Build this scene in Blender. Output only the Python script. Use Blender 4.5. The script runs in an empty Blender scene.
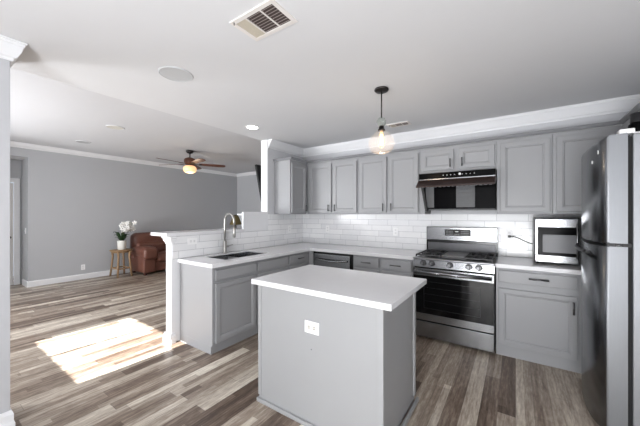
import bpy, bmesh, math, random
from mathutils import Vector, Matrix
random.seed(7)
S = bpy.context.scene
C = S.collection
PI = math.pi

# ------------------------------------------------------------ camera, light, exposure
cam_d = bpy.data.cameras.new('camera'); cam = bpy.data.objects.new('camera', cam_d); C.objects.link(cam)
cam.location = (0, 0, 1.407); cam.rotation_euler = (PI/2, 0, 0.599)
cam_d.sensor_width = 36; cam_d.lens = 286.56/640*36; cam_d.shift_y = 1.13/640; cam_d.clip_start = .02
S.camera = cam
S.view_settings.view_transform = 'Standard'; S.view_settings.look = 'None'
S.view_settings.gamma = 1; S.view_settings.use_curve_mapping = False
S.view_settings.exposure = -0.03
w = bpy.data.worlds.new('world'); S.world = w; w.use_nodes = True
w.node_tree.nodes['Background'].inputs[0].default_value = (.80, .88, 1, 1)
w.node_tree.nodes['Background'].inputs[1].default_value = 1.0
S.cycles.max_bounces = 10; S.cycles.diffuse_bounces = 7; S.cycles.glossy_bounces = 5; S.cycles.transmission_bounces = 8
S.cycles.sample_clamp_indirect = 8; S.cycles.caustics_reflective = False; S.cycles.caustics_refractive = False
sd = bpy.data.lights.new('sun', 'SUN'); sun = bpy.data.objects.new('sun', sd); C.objects.link(sun)
sd.energy = 46; sd.angle = .006; sd.color = (1, .97, .92)
sun.rotation_euler = Vector((0.05, 1, -.45)).to_track_quat('-Z', 'Y').to_euler()
def area(name, loc, d, sx, sy, e, col=(1, 1, 1)):
    l = bpy.data.lights.new(name, 'AREA'); l.shape = 'RECTANGLE'; l.size = sx; l.size_y = sy; l.energy = e; l.color = col
    o = bpy.data.objects.new(name, l); C.objects.link(o); o.location = loc
    o.rotation_euler = Vector(d).to_track_quat('-Z', 'Y').to_euler(); return o
YR = -2.0      # wall behind the camera
# lamps added in the invented windows behind the camera, standing in for daylight
DAY = (.97, .98, 1)
area('window_daylight', (-5.68, YR-.12, 1.35), (0, 1, -.05), 1.8, 1.9, 134, DAY)
area('window_daylight', (-3.82, YR-.12, 1.5), (0, 1, .0), 1.5, .36, 12, DAY)
area('window_daylight', (-.15, YR-.12, 1.25), (0, 1, -.05), 2.4, 2.2, 42, DAY)
# lamps added low in the same openings, aimed up to brighten the ceiling
area('ground_bounce', (-5.68, YR-.12, .9), (-.1, 1, 1.0), 1.8, .8, 165, DAY)
area('ground_bounce', (-.05, YR-.12, .6), (.35, 1, 1.0), 2.2, .8, 185, DAY)

# ------------------------------------------------------------ helpers
def lin(c):
    return tuple(((x/255)/12.92 if x/255 <= .04045 else ((x/255+.055)/1.055)**2.4) for x in c) + (1,)
MATS = {}
def mat(name, rgb, rough=.5, metal=0, emit=0, noise=0, nscale=30, spec=.5, bump=0, coat=0, stretch=None, ecol=None, trans=0, alpha=1, ior=1.45):
    m = bpy.data.materials.new(name); m.use_nodes = True; nt = m.node_tree; b = nt.nodes['Principled BSDF']
    b.inputs['Base Color'].default_value = lin(rgb); b.inputs['Roughness'].default_value = rough
    b.inputs['Metallic'].default_value = metal; b.inputs['Specular IOR Level'].default_value = spec
    b.inputs['Coat Weight'].default_value = coat; b.inputs['IOR'].default_value = ior
    b.inputs['Transmission Weight'].default_value = trans; b.inputs['Alpha'].default_value = alpha
    if emit:
        b.inputs['Emission Color'].default_value = lin(ecol or rgb); b.inputs['Emission Strength'].default_value = emit
    if noise or bump:
        tc = nt.nodes.new('ShaderNodeTexCoord'); n = nt.nodes.new('ShaderNodeTexNoise'); n.inputs['Scale'].default_value = nscale
        n.inputs['Detail'].default_value = 4
        mp = nt.nodes.new('ShaderNodeMapping'); mp.inputs['Scale'].default_value = stretch or (1, 1, 1)
        nt.links.new(tc.outputs['Object'], mp.inputs[0]); nt.links.new(mp.outputs[0], n.inputs['Vector'])
        if noise:
            r = nt.nodes.new('ShaderNodeMix'); r.data_type = 'RGBA'
            a = lin(rgb); r.inputs[6].default_value = tuple(x*(1-noise) for x in a[:3])+(1,)
            r.inputs[7].default_value = tuple(min(1, x*(1+noise)) for x in a[:3])+(1,)
            nt.links.new(n.outputs['Fac'], r.inputs[0]); nt.links.new(r.outputs[2], b.inputs['Base Color'])
        if bump:
            bp = nt.nodes.new('ShaderNodeBump'); bp.inputs['Strength'].default_value = bump; bp.inputs['Distance'].default_value = .01
            nt.links.new(n.outputs['Fac'], bp.inputs['Height']); nt.links.new(bp.outputs[0], b.inputs['Normal'])
    MATS[name] = m; return m
M = lambda n: MATS[n]
mat('stub_paint', (186, 187, 190), .8, noise=.01)
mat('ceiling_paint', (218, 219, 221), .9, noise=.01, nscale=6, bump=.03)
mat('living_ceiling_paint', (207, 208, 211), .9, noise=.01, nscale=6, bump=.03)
mat('wall_paint', (180, 182, 185), .85, noise=.015, nscale=4)
mat('kitchen_wall_paint', (198, 199, 202), .85, noise=.01, nscale=5)
mat('trim_paint', (228, 229, 231), .45, noise=.01)
mat('cabinet_paint', (151, 152, 154), .38, noise=.012, nscale=8)
mat('island_paint', (156, 157, 158), .45, noise=.012, nscale=8)
mat('toe_paint', (132, 133, 136), .5, noise=.02)
mat('quartz', (226, 226, 228), .16, noise=.03, nscale=14, coat=.2)
mat('steel', (146, 147, 149), .24, metal=1, noise=.08, nscale=20, stretch=(1, 1, 25))
mat('steel_brushed', (150, 151, 153), .36, metal=1, noise=.06, nscale=12, stretch=(1, 30, 30))
mat('fridge_front', (112, 114, 117), .26, metal=1, noise=.06, nscale=8)
mat('fridge_edge', (132, 134, 137), .45, metal=.8, noise=.05, nscale=8, stretch=(20, 20, 1))
mat('fridge_body', (150, 152, 155), .45, metal=.7, noise=.03)
mat('knob_steel', (120, 120, 122), .4, metal=1, noise=.05)
mat('nickel', (112, 112, 114), .3, metal=1, noise=.05)
mat('faucet_metal', (168, 166, 162), .3, metal=1, noise=.05)
mat('black_glass', (8, 8, 9), .08, noise=.1, spec=.45)
mat('hood_black', (8, 8, 9), .2, noise=.1, spec=.06)
mat('hood_grey', (86, 87, 89), .5, noise=.08)
mat('riser_steel', (84, 84, 86), .4, metal=.8, noise=.1)
mat('receptacle_white', (226, 226, 226), .5, noise=.01)
mat('black_plastic', (18, 18, 19), .35, noise=.1)
mat('black_enamel', (26, 26, 28), .25, noise=.1)
mat('cast_iron', (58, 58, 60), .5, noise=.2, nscale=60)
mat('hood_brown', (48, 35, 32), .35, noise=.12, spec=.3)
mat('dark_gap', (20, 20, 21), .8, noise=.1)
mat('white_plastic', (240, 240, 240), .4, noise=.01)
mat('vent_paint', (228, 224, 220), .5, noise=.02)
mat('vent_dark', (66, 54, 52), .7, noise=.15)
mat('vent_beige', (196, 188, 172), .7, noise=.1, nscale=80)
mat('speaker_grille', (196, 198, 200), .7, noise=.05, nscale=300)
mat('disc_beige', (206, 204, 196), .7, noise=.03)
mat('disc_grey', (170, 171, 173), .7, noise=.05)
mat('lamp_disc', (255, 250, 240), .5, emit=9, noise=.001)
mat('bronze', (52, 48, 46), .4, metal=.6, noise=.1)
mat('walnut', (96, 58, 42), .4, noise=.3, nscale=12, stretch=(1, 8, 8))
mat('blade_dark', (74, 62, 58), .45, noise=.2)
mat('warm_glass', (236, 196, 150), .3, emit=.9, ecol=(255, 205, 150), noise=.05, nscale=40)
mat('clear_glass', (255, 236, 214), .12, alpha=.10, noise=.001)
mat('knob_glass', (150, 156, 150), .1, alpha=.5, noise=.001)
mat('filament', (255, 190, 110), .4, emit=30, ecol=(255, 196, 130), noise=.01)
mat('bulb_glass', (255, 236, 205), .1, trans=.9, ior=1.1, emit=.6, ecol=(255, 214, 160), noise=.001)
mat('leather', (104, 66, 54), .38, noise=.18, nscale=7, bump=.25)
mat('leather_dark', (60, 34, 28), .5, noise=.15)
mat('rattan', (146, 118, 86), .5, noise=.3, nscale=40, stretch=(1, 1, 8))
mat('ceramic', (232, 232, 226), .25, noise=.02)
mat('leaf', (38, 62, 34), .4, noise=.3, nscale=30)
mat('petal', (240, 239, 236), .6, noise=.02)
mat('stem', (84, 104, 58), .5, noise=.2)
mat('door_paint', (214, 214, 212), .5, noise=.01)
mat('lampshade', (104, 92, 58), .8, noise=.25, nscale=50)
mat('lcd', (8, 10, 12), .1, noise=.1)
mat('print_white', (225, 225, 225), .5, noise=.01)
mat('mesh_window', (104, 105, 108), .35, noise=.08, nscale=200)
mat('vent_slat', (150, 140, 135), .6, noise=.05)
mat('soil', (60, 46, 36), .9, noise=.3)
mat('pane', (255, 255, 255), .02, trans=1, ior=1.02, noise=.001)

def V(nt, op, a, b=None, c=None):
    n = nt.nodes.new('ShaderNodeMath'); n.operation = op
    for i, x in enumerate((a, b, c)):
        if x is None: continue
        if isinstance(x, (int, float)): n.inputs[i].default_value = x
        else: nt.links.new(x, n.inputs[i])
    return n.outputs[0]
def floor_mat():
    m = bpy.data.materials.new('plank_floor'); m.use_nodes = True; nt = m.node_tree; b = nt.nodes['Principled BSDF']; L = nt.links.new
    tc = nt.nodes.new('ShaderNodeTexCoord'); sp = nt.nodes.new('ShaderNodeSeparateXYZ'); L(tc.outputs['Object'], sp.inputs[0])
    X, Y = sp.outputs[0], sp.outputs[1]
    def cells(wd, ln, seed):
        q = V(nt, 'DIVIDE', V(nt, 'ADD', X, seed), wd); row = V(nt, 'FLOOR', q); fx = V(nt, 'SUBTRACT', q, row)
        wn = nt.nodes.new('ShaderNodeTexWhiteNoise'); wn.noise_dimensions = '1D'; L(V(nt, 'ADD', row, seed*7.3), wn.inputs['W'])
        p = V(nt, 'ADD', V(nt, 'DIVIDE', Y, ln), V(nt, 'MULTIPLY', wn.outputs[0], 5)); col = V(nt, 'FLOOR', p); fy = V(nt, 'SUBTRACT', p, col)
        cb = nt.nodes.new('ShaderNodeCombineXYZ'); L(row, cb.inputs[0]); L(col, cb.inputs[1]); cb.inputs[2].default_value = seed
        w2 = nt.nodes.new('ShaderNodeTexWhiteNoise'); w2.noise_dimensions = '3D'; L(cb.outputs[0], w2.inputs[0])
        return fx, fy, w2.outputs[0]
    fx, fy, r1 = cells(.108, 1.1, 0.0)
    gx, gy, r2 = cells(.108/2, .95, 0.0)
    def noise(sc, st, det=5):
        mp = nt.nodes.new('ShaderNodeMapping'); mp.inputs['Scale'].default_value = st; L(tc.outputs['Object'], mp.inputs[0])
        n = nt.nodes.new('ShaderNodeTexNoise'); n.inputs['Scale'].default_value = sc; n.inputs['Detail'].default_value = det; n.inputs['Roughness'].default_value = .65
        L(mp.outputs[0], n.inputs['Vector']); return n.outputs['Fac']
    n1 = noise(14, (3.2, .16, 1)); n2 = noise(22, (3, .5, 1), 6); n3 = noise(3, (1, .3, 1), 3)
    t = V(nt, 'ADD', V(nt, 'MULTIPLY', r1, .54), V(nt, 'MULTIPLY', r2, .34))
    t = V(nt, 'ADD', t, V(nt, 'MULTIPLY', V(nt, 'SUBTRACT', n1, .5), .8))
    t = V(nt, 'ADD', t, V(nt, 'MULTIPLY', V(nt, 'SUBTRACT', n2, .5), .75))
    t = V(nt, 'ADD', t, V(nt, 'MULTIPLY', V(nt, 'SUBTRACT', n3, .5), .3))
    t = V(nt, 'ADD', t, .045)
    cr = nt.nodes.new('ShaderNodeValToRGB'); e = cr.color_ramp.elements
    e[0].position = .0; e[0].color = lin((76, 61, 51)); e[1].position = 1.0; e[1].color = lin((234, 226, 212))
    for p, c in ((.25, (114, 98, 86)), (.5, (156, 142, 128)), (.75, (198, 188, 174))):
        x = e.new(p); x.color = lin(c)
    L(t, cr.inputs[0])
    # seams
    sx = V(nt, 'LESS_THAN', fx, .014); sy = V(nt, 'LESS_THAN', fy, .0025); seam = V(nt, 'MAXIMUM', sx, sy)
    mx = nt.nodes.new('ShaderNodeMix'); mx.data_type = 'RGBA'; L(V(nt, 'MULTIPLY', seam, .6), mx.inputs[0]); L(cr.outputs[0], mx.inputs[6]); mx.inputs[7].default_value = lin((62, 54, 50))
    L(mx.outputs[2], b.inputs['Base Color'])
    L(V(nt, 'ADD', V(nt, 'MULTIPLY', n2, .2), .27), b.inputs['Roughness'])
    bp = nt.nodes.new('ShaderNodeBump'); bp.inputs['Strength'].default_value = .25; bp.inputs['Distance'].default_value = .003
    L(V(nt, 'SUBTRACT', V(nt, 'MULTIPLY', n2, .5), seam), bp.inputs['Height']); L(bp.outputs[0], b.inputs['Normal'])
    return m
def tile_mat(name, axis):
    m = bpy.data.materials.new(name); m.use_nodes = True; nt = m.node_tree; b = nt.nodes['Principled BSDF']; L = nt.links.new
    tc = nt.nodes.new('ShaderNodeTexCoord'); sp = nt.nodes.new('ShaderNodeSeparateXYZ'); L(tc.outputs['Object'], sp.inputs[0])
    U = sp.outputs[0] if axis == 'x' else sp.outputs[1]; Z = sp.outputs[2]
    q = V(nt, 'DIVIDE', V(nt, 'SUBTRACT', Z, .914), .082); row = V(nt, 'FLOOR', q); fz = V(nt, 'SUBTRACT', q, row)
    wn = nt.nodes.new('ShaderNodeTexWhiteNoise'); wn.noise_dimensions = '1D'; L(V(nt, 'ADD', row, 3.7), wn.inputs['W'])
    p = V(nt, 'ADD', V(nt, 'DIVIDE', U, .305), V(nt, 'ADD', V(nt, 'MULTIPLY', row, .5), V(nt, 'MULTIPLY', wn.outputs[0], .5)))
    col = V(nt, 'FLOOR', p); fu = V(nt, 'SUBTRACT', p, col)
    cb = nt.nodes.new('ShaderNodeCombineXYZ'); L(row, cb.inputs[0]); L(col, cb.inputs[1])
    w2 = nt.nodes.new('ShaderNodeTexWhiteNoise'); L(cb.outputs[0], w2.inputs[0])
    g = V(nt, 'MAXIMUM', V(nt, 'LESS_THAN', fz, .055), V(nt, 'LESS_THAN', fu, .013))
    n = nt.nodes.new('ShaderNodeTexNoise'); n.inputs['Scale'].default_value = 9; n.inputs['Detail'].default_value = 3; L(tc.outputs['Object'], n.inputs['Vector'])
    cr = nt.nodes.new('ShaderNodeValToRGB'); e = cr.color_ramp.elements
    e[0].color = lin((222, 223, 225)); e[1].color = lin((242, 242, 242))
    L(V(nt, 'ADD', V(nt, 'MULTIPLY', w2.outputs[0], .5), V(nt, 'MULTIPLY', n.outputs['Fac'], .5)), cr.inputs[0])
    mx = nt.nodes.new('ShaderNodeMix'); mx.data_type = 'RGBA'; L(g, mx.inputs[0]); L(cr.outputs[0], mx.inputs[6]); mx.inputs[7].default_value = lin((178, 179, 182))
    L(mx.outputs[2], b.inputs['Base Color']); L(V(nt, 'ADD', V(nt, 'MULTIPLY', g, .5), .2), b.inputs['Roughness'])
    bp = nt.nodes.new('ShaderNodeBump'); bp.inputs['Strength'].default_value = .4; bp.inputs['Distance'].default_value = .003
    L(V(nt, 'SUBTRACT', 1, g), bp.inputs['Height']); L(bp.outputs[0], b.inputs['Normal'])
    return m
MATS['plank_floor'] = floor_mat(); MATS['tile_x'] = tile_mat('subway_tile_back', 'x'); MATS['tile_y'] = tile_mat('subway_tile_side', 'y')

def box(bm, x0, y0, z0, x1, y1, z1, bev=0, seg=2, mx=None):
    t = bmesh.new(); bmesh.ops.create_cube(t, size=1)
    for v in t.verts:
        v.co = Vector(((x0+x1)/2+v.co.x*(x1-x0), (y0+y1)/2+v.co.y*(y1-y0), (z0+z1)/2+v.co.z*(z1-z0)))
    if bev: bmesh.ops.bevel(t, geom=t.edges[:], offset=bev, segments=seg, profile=.5, affect='EDGES')
    join(bm, t, mx)
def join(bm, t, mx=None):
    if mx is not None: bmesh.ops.transform(t, matrix=mx, verts=t.verts)
    vm = {v: bm.verts.new(v.co) for v in t.verts}
    for f in t.faces:
        try:
            nf = bm.faces.new([vm[v] for v in f.verts]); nf.smooth = f.smooth
        except ValueError: pass
    t.free()
def tube(bm, pts, r, n=10, caps=True, smooth=True):
    pts = [Vector(p) for p in pts]; rs = r if isinstance(r, (list, tuple)) else [r]*len(pts)
    rings = []; up = None
    for i, p in enumerate(pts):
        d = (pts[min(i+1, len(pts)-1)]-pts[max(i-1, 0)]).normalized()
        if up is None: up = d.orthogonal().normalized()
        else: up = (up-d*up.dot(d)).normalized()
        s = d.cross(up)
        rings.append([bm.verts.new(p+(up*math.cos(2*PI*k/n)+s*math.sin(2*PI*k/n))*rs[i]) for k in range(n)])
    for a, b in zip(rings, rings[1:]):
        for k in range(n):
            f = bm.faces.new((a[k], a[(k+1) % n], b[(k+1) % n], b[k])); f.smooth = smooth
    if caps:
        bm.faces.new(rings[0][::-1]); bm.faces.new(rings[-1])
def lathe(bm, prof, c=(0, 0, 0), n=28, smooth=True, sx=1, sy=1):
    c = Vector(c); rings = []
    for r, z in prof:
        if r < 1e-6: rings.append([bm.verts.new(c+Vector((0, 0, z)))])
        else: rings.append([bm.verts.new(c+Vector((r*sx*math.cos(2*PI*k/n), r*sy*math.sin(2*PI*k/n), z))) for k in range(n)])
    for a, b in zip(rings, rings[1:]):
        for k in range(n):
            v = [a[k % len(a)], a[(k+1) % len(a)], b[(k+1) % len(b)], b[k % len(b)]]
            u = []
            for x in v:
                if x not in u: u.append(x)
            if len(u) > 2:
                try: bm.faces.new(u).smooth = smooth
                except ValueError: pass
def prism(bm, poly, axis, a0, a1):
    """poly in the two other axes (cyclic order), extruded along axis from a0 to a1"""
    def mk(p, a): return Vector({'x': (a, p[0], p[1]), 'y': (p[0], a, p[1]), 'z': (p[0], p[1], a)}[axis])
    A = [bm.verts.new(mk(p, a0)) for p in poly]; B = [bm.verts.new(mk(p, a1)) for p in poly]
    bm.faces.new(A[::-1]); bm.faces.new(B); n = len(poly)
    for i in range(n): bm.faces.new((A[i], A[(i+1) % n], B[(i+1) % n], B[i]))
def grid_slab(bm, us, vs, hole, a0, a1, axis):
    """slab on a grid of cells with cells in `hole` left out; axis is the thin axis"""
    def mk(u, v, a): return Vector({'x': (a, u, v), 'y': (u, a, v), 'z': (u, v, a)}[axis])
    vt = {}
    def g(i, j, k):
        if (i, j, k) not in vt: vt[(i, j, k)] = bm.verts.new(mk(us[i], vs[j], (a0, a1)[k]))
        return vt[(i, j, k)]
    ok = lambda i, j: 0 <= i < len(us)-1 and 0 <= j < len(vs)-1 and (i, j) not in hole
    for i in range(len(us)-1):
        for j in range(len(vs)-1):
            if not ok(i, j): continue
            bm.faces.new((g(i, j, 0), g(i, j+1, 0), g(i+1, j+1, 0), g(i+1, j, 0)))
            bm.faces.new((g(i, j, 1), g(i+1, j, 1), g(i+1, j+1, 1), g(i, j+1, 1)))
            if not ok(i-1, j): bm.faces.new((g(i, j, 0), g(i, j, 1), g(i, j+1, 1), g(i, j+1, 0)))
            if not ok(i+1, j): bm.faces.new((g(i+1, j, 0), g(i+1, j+1, 0), g(i+1, j+1, 1), g(i+1, j, 1)))
            if not ok(i, j-1): bm.faces.new((g(i, j, 0), g(i+1, j, 0), g(i+1, j, 1), g(i, j, 1)))
            if not ok(i, j+1): bm.faces.new((g(i, j+1, 0), g(i, j+1, 1), g(i+1, j+1, 1), g(i+1, j+1, 0)))
def sweep(bm, path, prof):
    """path: 2D points; profile (out, z); out is to the left of the walking direction"""
    n = len(path); P = [Vector(p) for p in path]; rings = []
    for i in range(n):
        d1 = (P[i]-P[i-1]).normalized() if i else None; d2 = (P[i+1]-P[i]).normalized() if i < n-1 else None
        if d1 is None: d1 = d2
        if d2 is None: d2 = d1
        n1 = Vector((-d1.y, d1.x)); n2 = Vector((-d2.y, d2.x)); m = n1+n2; m = m*(1/(m.dot(n1)))
        rings.append([bm.verts.new((P[i].x+m.x*o, P[i].y+m.y*o, z)) for o, z in prof])
    k = len(prof)
    for a, b in zip(rings, rings[1:]):
        for j in range(k): bm.faces.new((a[j], a[(j+1) % k], b[(j+1) % k], b[j]))
    bm.faces.new(rings[0][::-1]); bm.faces.new(rings[-1])
def obj(name, bm, m, parent=None, autosmooth=False):
    bmesh.ops.recalc_face_normals(bm, faces=bm.faces[:])
    me = bpy.data.meshes.new(name); bm.to_mesh(me); bm.free()
    me.materials.append(M(m) if isinstance(m, str) else m)
    o = bpy.data.objects.new(name, me); C.objects.link(o)
    if parent: o.parent = parent
    return o
def bobj(name, m, parent, *boxes, bev=.002):
    bm = bmesh.new()
    for b in boxes: box(bm, *b, bev=bev)
    return obj(name, bm, m, parent)
def thing(name, label, cat, loc=(0, 0, 0), rotz=0, group=None):
    o = bpy.data.objects.new(name, None); o.empty_display_size = .1; C.objects.link(o); o.location = loc; o.rotation_euler = (0, 0, rotz)
    return tag(o, label, cat, group)
def tag(o, label, cat, group=None):
    o['label'] = label; o['category'] = cat
    if group: o['group'] = group
    return o
def struct(o): o['kind'] = 'structure'; return o

# ------------------------------------------------------------ the room
XW, YW, H = -3.09, 3.99, 2.533      # kitchen left wall, stove wall, ceiling
XL, YL, HL = -7.73, 6.38, 2.755     # living room
XR = 1.42
XS = XW-.12
struct(bobj('floor', 'plank_floor', None, (-9.4, YR-.1, -.1, XR+.1, YL+.1, 0), bev=0))
bm = bmesh.new(); box(bm, XS, YR-.1, H, XR+.1, YW+.12, HL+.25)
struct(obj('ceiling', bm, 'ceiling_paint'))
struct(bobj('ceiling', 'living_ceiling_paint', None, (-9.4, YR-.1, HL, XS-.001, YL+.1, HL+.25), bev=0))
struct(bobj('wall_back', 'kitchen_wall_paint', None, (XS, YW, 0, XR+.1, YW+.12, H-.001), bev=0))
struct(bobj('wall_right', 'kitchen_wall_paint', None, (XR, YR, 0, XR+.1, YW-.001, H-.001), bev=0))
# wall between kitchen and living room, with its white cased end
struct(bobj('wall_left', 'kitchen_wall_paint', None, (XS+.004, 3.13, 0, XW, YW-.001, H-.001), bev=0))
struct(bobj('wall_left', 'wall_paint', None, (XS, YW+.121, 0, XS+.12, YL, HL-.001), (XS-.006, 3.13, 0, XS+.003, YW+.12, HL-.001), bev=0))
struct(bobj('trim_1', 'trim_paint', None, (XS-.008, 3.115, 1.165, XW+.004, 3.129, H-.002), bev=.001))
struct(bobj('trim_2', 'trim_paint', None, (XW-.03, 2.655, 1.165, XW+.006, 3.114, 1.440), (XS-.01, 2.655, 1.392, XW-.031, 3.114, 1.412), bev=.002))
# half wall behind the sink
struct(bobj('wall_left', 'trim_paint', None, (XS, 1.665, 0, XW, 3.114, 1.163), bev=.003))
# living room
struct(bobj('wall_far', 'wall_paint', None, (XL-.1, YL, 0, XS+.2, YL+.1, HL-.001), bev=0))
YC = 1.383
bm = bmesh.new(); box(bm, XL-.1, YC, 0, XL, YL-.001, HL-.001); box(bm, XL-.1, YR, 2.5, XL, YC-.001, HL-.001)
box(bm, XL-.1, YR, 0, -6.75, -.2, 2.499); box(bm, XL+.001, YR, 2.5, -6.75, -.2, HL-.001)  # unseen closet block, added to keep window light out of the hall recess
struct(obj('wall_left', bm, 'wall_paint'))
bm = bmesh.new(); box(bm, -8.34, YC, 0, XL-.101, YC+.1, 2.499); box(bm, -8.34, -.3, 0, XL-.101, -.2, 2.499); 
grid_slab(bm, [-.2, .50, 1.30, YC], [0, 2.06, 2.5], {(1, 0)}, -8.34, -8.24, 'x')
struct(obj('wall_left', bm, 'wall_paint'))
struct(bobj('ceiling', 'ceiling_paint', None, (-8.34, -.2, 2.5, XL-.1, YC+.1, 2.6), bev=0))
# the stub wall at the left edge of the picture
struct(bobj('wall_left', 'stub_paint', None, (-3.02, YR, 0, -2.73, .406, H-.001), bev=.003))  # its unseen run towards the rear is invented for the light
# wall behind the camera; its unseen windows are invented to let light in
def rear_wall():
    bm = bmesh.new()
    grid_slab(bm, [-9.4, -6.6, -4.75, -4.53, -3.05, -1.4, 1.1, XR+.1], [0, .02, .35, 1.27, 1.75, 2.35, HL-.002],
              {(1, 2), (1, 3), (1, 4), (3, 3), (5, 1), (5, 2), (5, 3), (5, 4)}, YR-.1, YR, 'y')
    struct(obj('wall_rear', bm, 'kitchen_wall_paint'))
    k = 1
    for x0, x1, z0, z1, mul in ((-6.6, -4.75, .35, 2.35, 2), (-4.53, -3.05, 1.27, 1.75, 1), (-1.4, 1.1, .02, 2.35, 1)):
        r = struct(bpy.data.objects.new('window_%d' % k, None)); C.objects.link(r)
        bm = bmesh.new(); f = .02
        box(bm, x0, YR-.09, z0, x0+f, YR-.03, z1); box(bm, x1-f, YR-.09, z0, x1, YR-.03, z1)
        box(bm, x0, YR-.09, z0, x1, YR-.03, z0+f); box(bm, x0, YR-.09, z1-f, x1, YR-.03, z1)
        for i in range(1, mul+1):
            xx = x0+(x1-x0)*(i/(mul+1) if k != 2 else .4); box(bm, xx-.015, YR-.085, z0, xx+.015, YR-.035, z1)
        obj('window_frame', bm, 'trim_paint', r)
        k += 1
rear_wall()
# unseen blocks added outside to keep the sun out of the other windows
struct(bobj('wall_front', 'kitchen_wall_paint', None, (-11.0, -4.3, -.1, -4.80, -4.15, 3.6), (-3.05, -4.3, -.1, 3.5, -4.15, 3.6), bev=0))
# backsplash tiles
bm = bmesh.new(); box(bm, XW+.009, YW-.008, .914, XR-.4, YW-.0005, 1.405); box(bm, -1.0, YW-.008, .60, -.15, YW-.0005, .9135)
tag(obj('tile_backsplash', bm, 'tile_x'), 'white subway tile backsplash on the stove wall, between counter and wall cabinets', 'backsplash')
bm = bmesh.new(); box(bm, XW+.0005, 1.675, .914, XW+.0085, 2.639, 1.163); box(bm, XW+.0005, 2.6395, .914, XW+.0085, 3.13, 1.163); box(bm, XW+.0005, 3.13, .914, XW+.0085, YW-.0005, 1.405)
tag(obj('tile_backsplash', bm, 'tile_y'), 'white subway tile backsplash behind the sink, on half wall and side wall', 'backsplash')
# mouldings
def crown(h, d=.088, t=.125):
    return [(0, h-t), (.010, h-t), (.014, h-t*.86), (.026, h-t*.80), (.045, h-t*.52), (d*.78, h-t*.24), (d*.86, h-t*.2), (d*.88, h-t*.1), (d, h-t*.08), (d, h-.001), (0, h-.001)]
bm = bmesh.new(); sweep(bm, [(XR, YR), (XR, YW), (XW, YW), (XW, 3.13)], crown(H-.001)); struct(obj('trim_3', bm, 'trim_paint'))
bm = bmesh.new(); sweep(bm, [(-3.02, .2), (-3.02, .406), (-2.73, .406), (-2.73, YR)][::-1], [(-o, z) for o, z in crown(H-.001, .068, .125)]); struct(obj('trim_4', bm, 'trim_paint'))
bm = bmesh.new(); sweep(bm, [(XS-.01, YL), (XL, YL), (XL, -.2), (-6.75, -.2), (-6.75, YR)], crown(HL-.001, .07, .095)); struct(obj('trim_5', bm, 'trim_paint'))
bb = [(0, 0), (.016, 0), (.016, .095), (.011, .108), (.004, .115), (0, .115)]
bm = bmesh.new(); sweep(bm, [(XS-.01, YL), (XL, YL), (XL, YC), (-8.13, YC)], bb); struct(obj('baseboard_left', bm, 'trim_paint'))
bm = bmesh.new(); sweep(bm, [(-2.73, YR), (-2.73, .406), (-3.02, .406), (-3.02, YR)], [(-o, z) for o, z in [(0, 0), (.02, 0), (.02, .04), (.014, .055), (.014, .1), (.006, .125), (0, .125)]]); struct(obj('baseboard_left', bm, 'trim_paint'))
bm = bmesh.new(); sweep(bm, [(XW+.0, 1.70), (XW, 1.665), (XS, 1.665), (XS, 3.08)], [(o, z) for o, z in [(0, 0), (.02, 0), (.02, .08), (.012, .10), (0, .105)]]); struct(obj('baseboard_left', bm, 'trim_paint'))
# small moulding under the bar ledge at the end of the half wall
bm = bmesh.new()
sweep(bm, [(XW, 1.70), (XW, 1.665), (XS, 1.665), (XS, 2.6)], [(0, 1.08), (.005, 1.08), (.008, 1.10), (.020, 1.115), (.024, 1.14), (.034, 1.148), (.034, 1.163), (0, 1.163)])
struct(obj('trim_6', bm, 'trim_paint'))
tag(bobj('bar_ledge', 'quartz', None, (-3.42, 1.60, 1.164, XW+.022, 2.653, 1.203), (-3.42, 2.653, 1.164, XW-.035, 3.11, 1.203), bev=.004), 'white raised bar ledge capping the half wall behind the sink', 'ledge')
# hall door with frame
d = struct(bpy.data.objects.new('door_1', None)); C.objects.link(d); d.location = (-8.235, 1.27, 0)
bm = bmesh.new(); box(bm, -.035, -.74, .008, 0, -.004, 2.02)
for z0, z1 in ((.2, .95), (1.1, 1.85)):
    for y0, y1 in ((-.64, -.40), (-.34, -.10)): box(bm, 0, y0, z0, .006, y1, z1, bev=.005, seg=1)
obj('door_panel', bm, 'door_paint', d)
bm = bmesh.new(); box(bm, .004, .0, 0, .022, .085, 2.12, bev=.004); box(bm, .004, -.745-.085, 0, .022, -.745, 2.12, bev=.004); box(bm, .004, -.745, 2.035, .022, 0, 2.12, bev=.004)
obj('door_frame', bm, 'trim_paint', d)
bm = bmesh.new(); lathe(bm, [(0, 0), (.03, 0), (.03, .008), (.012, .012), (.012, .035), (.028, .045), (.03, .06), (.018, .07), (0, .072)])
bmesh.ops.transform(bm, matrix=Matrix.Translation((0.001, -.07, .95)) @ Matrix.Rotation(PI/2, 4, 'Y'), verts=bm.verts)
obj('door_knob', bm, 'bronze', d)

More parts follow.
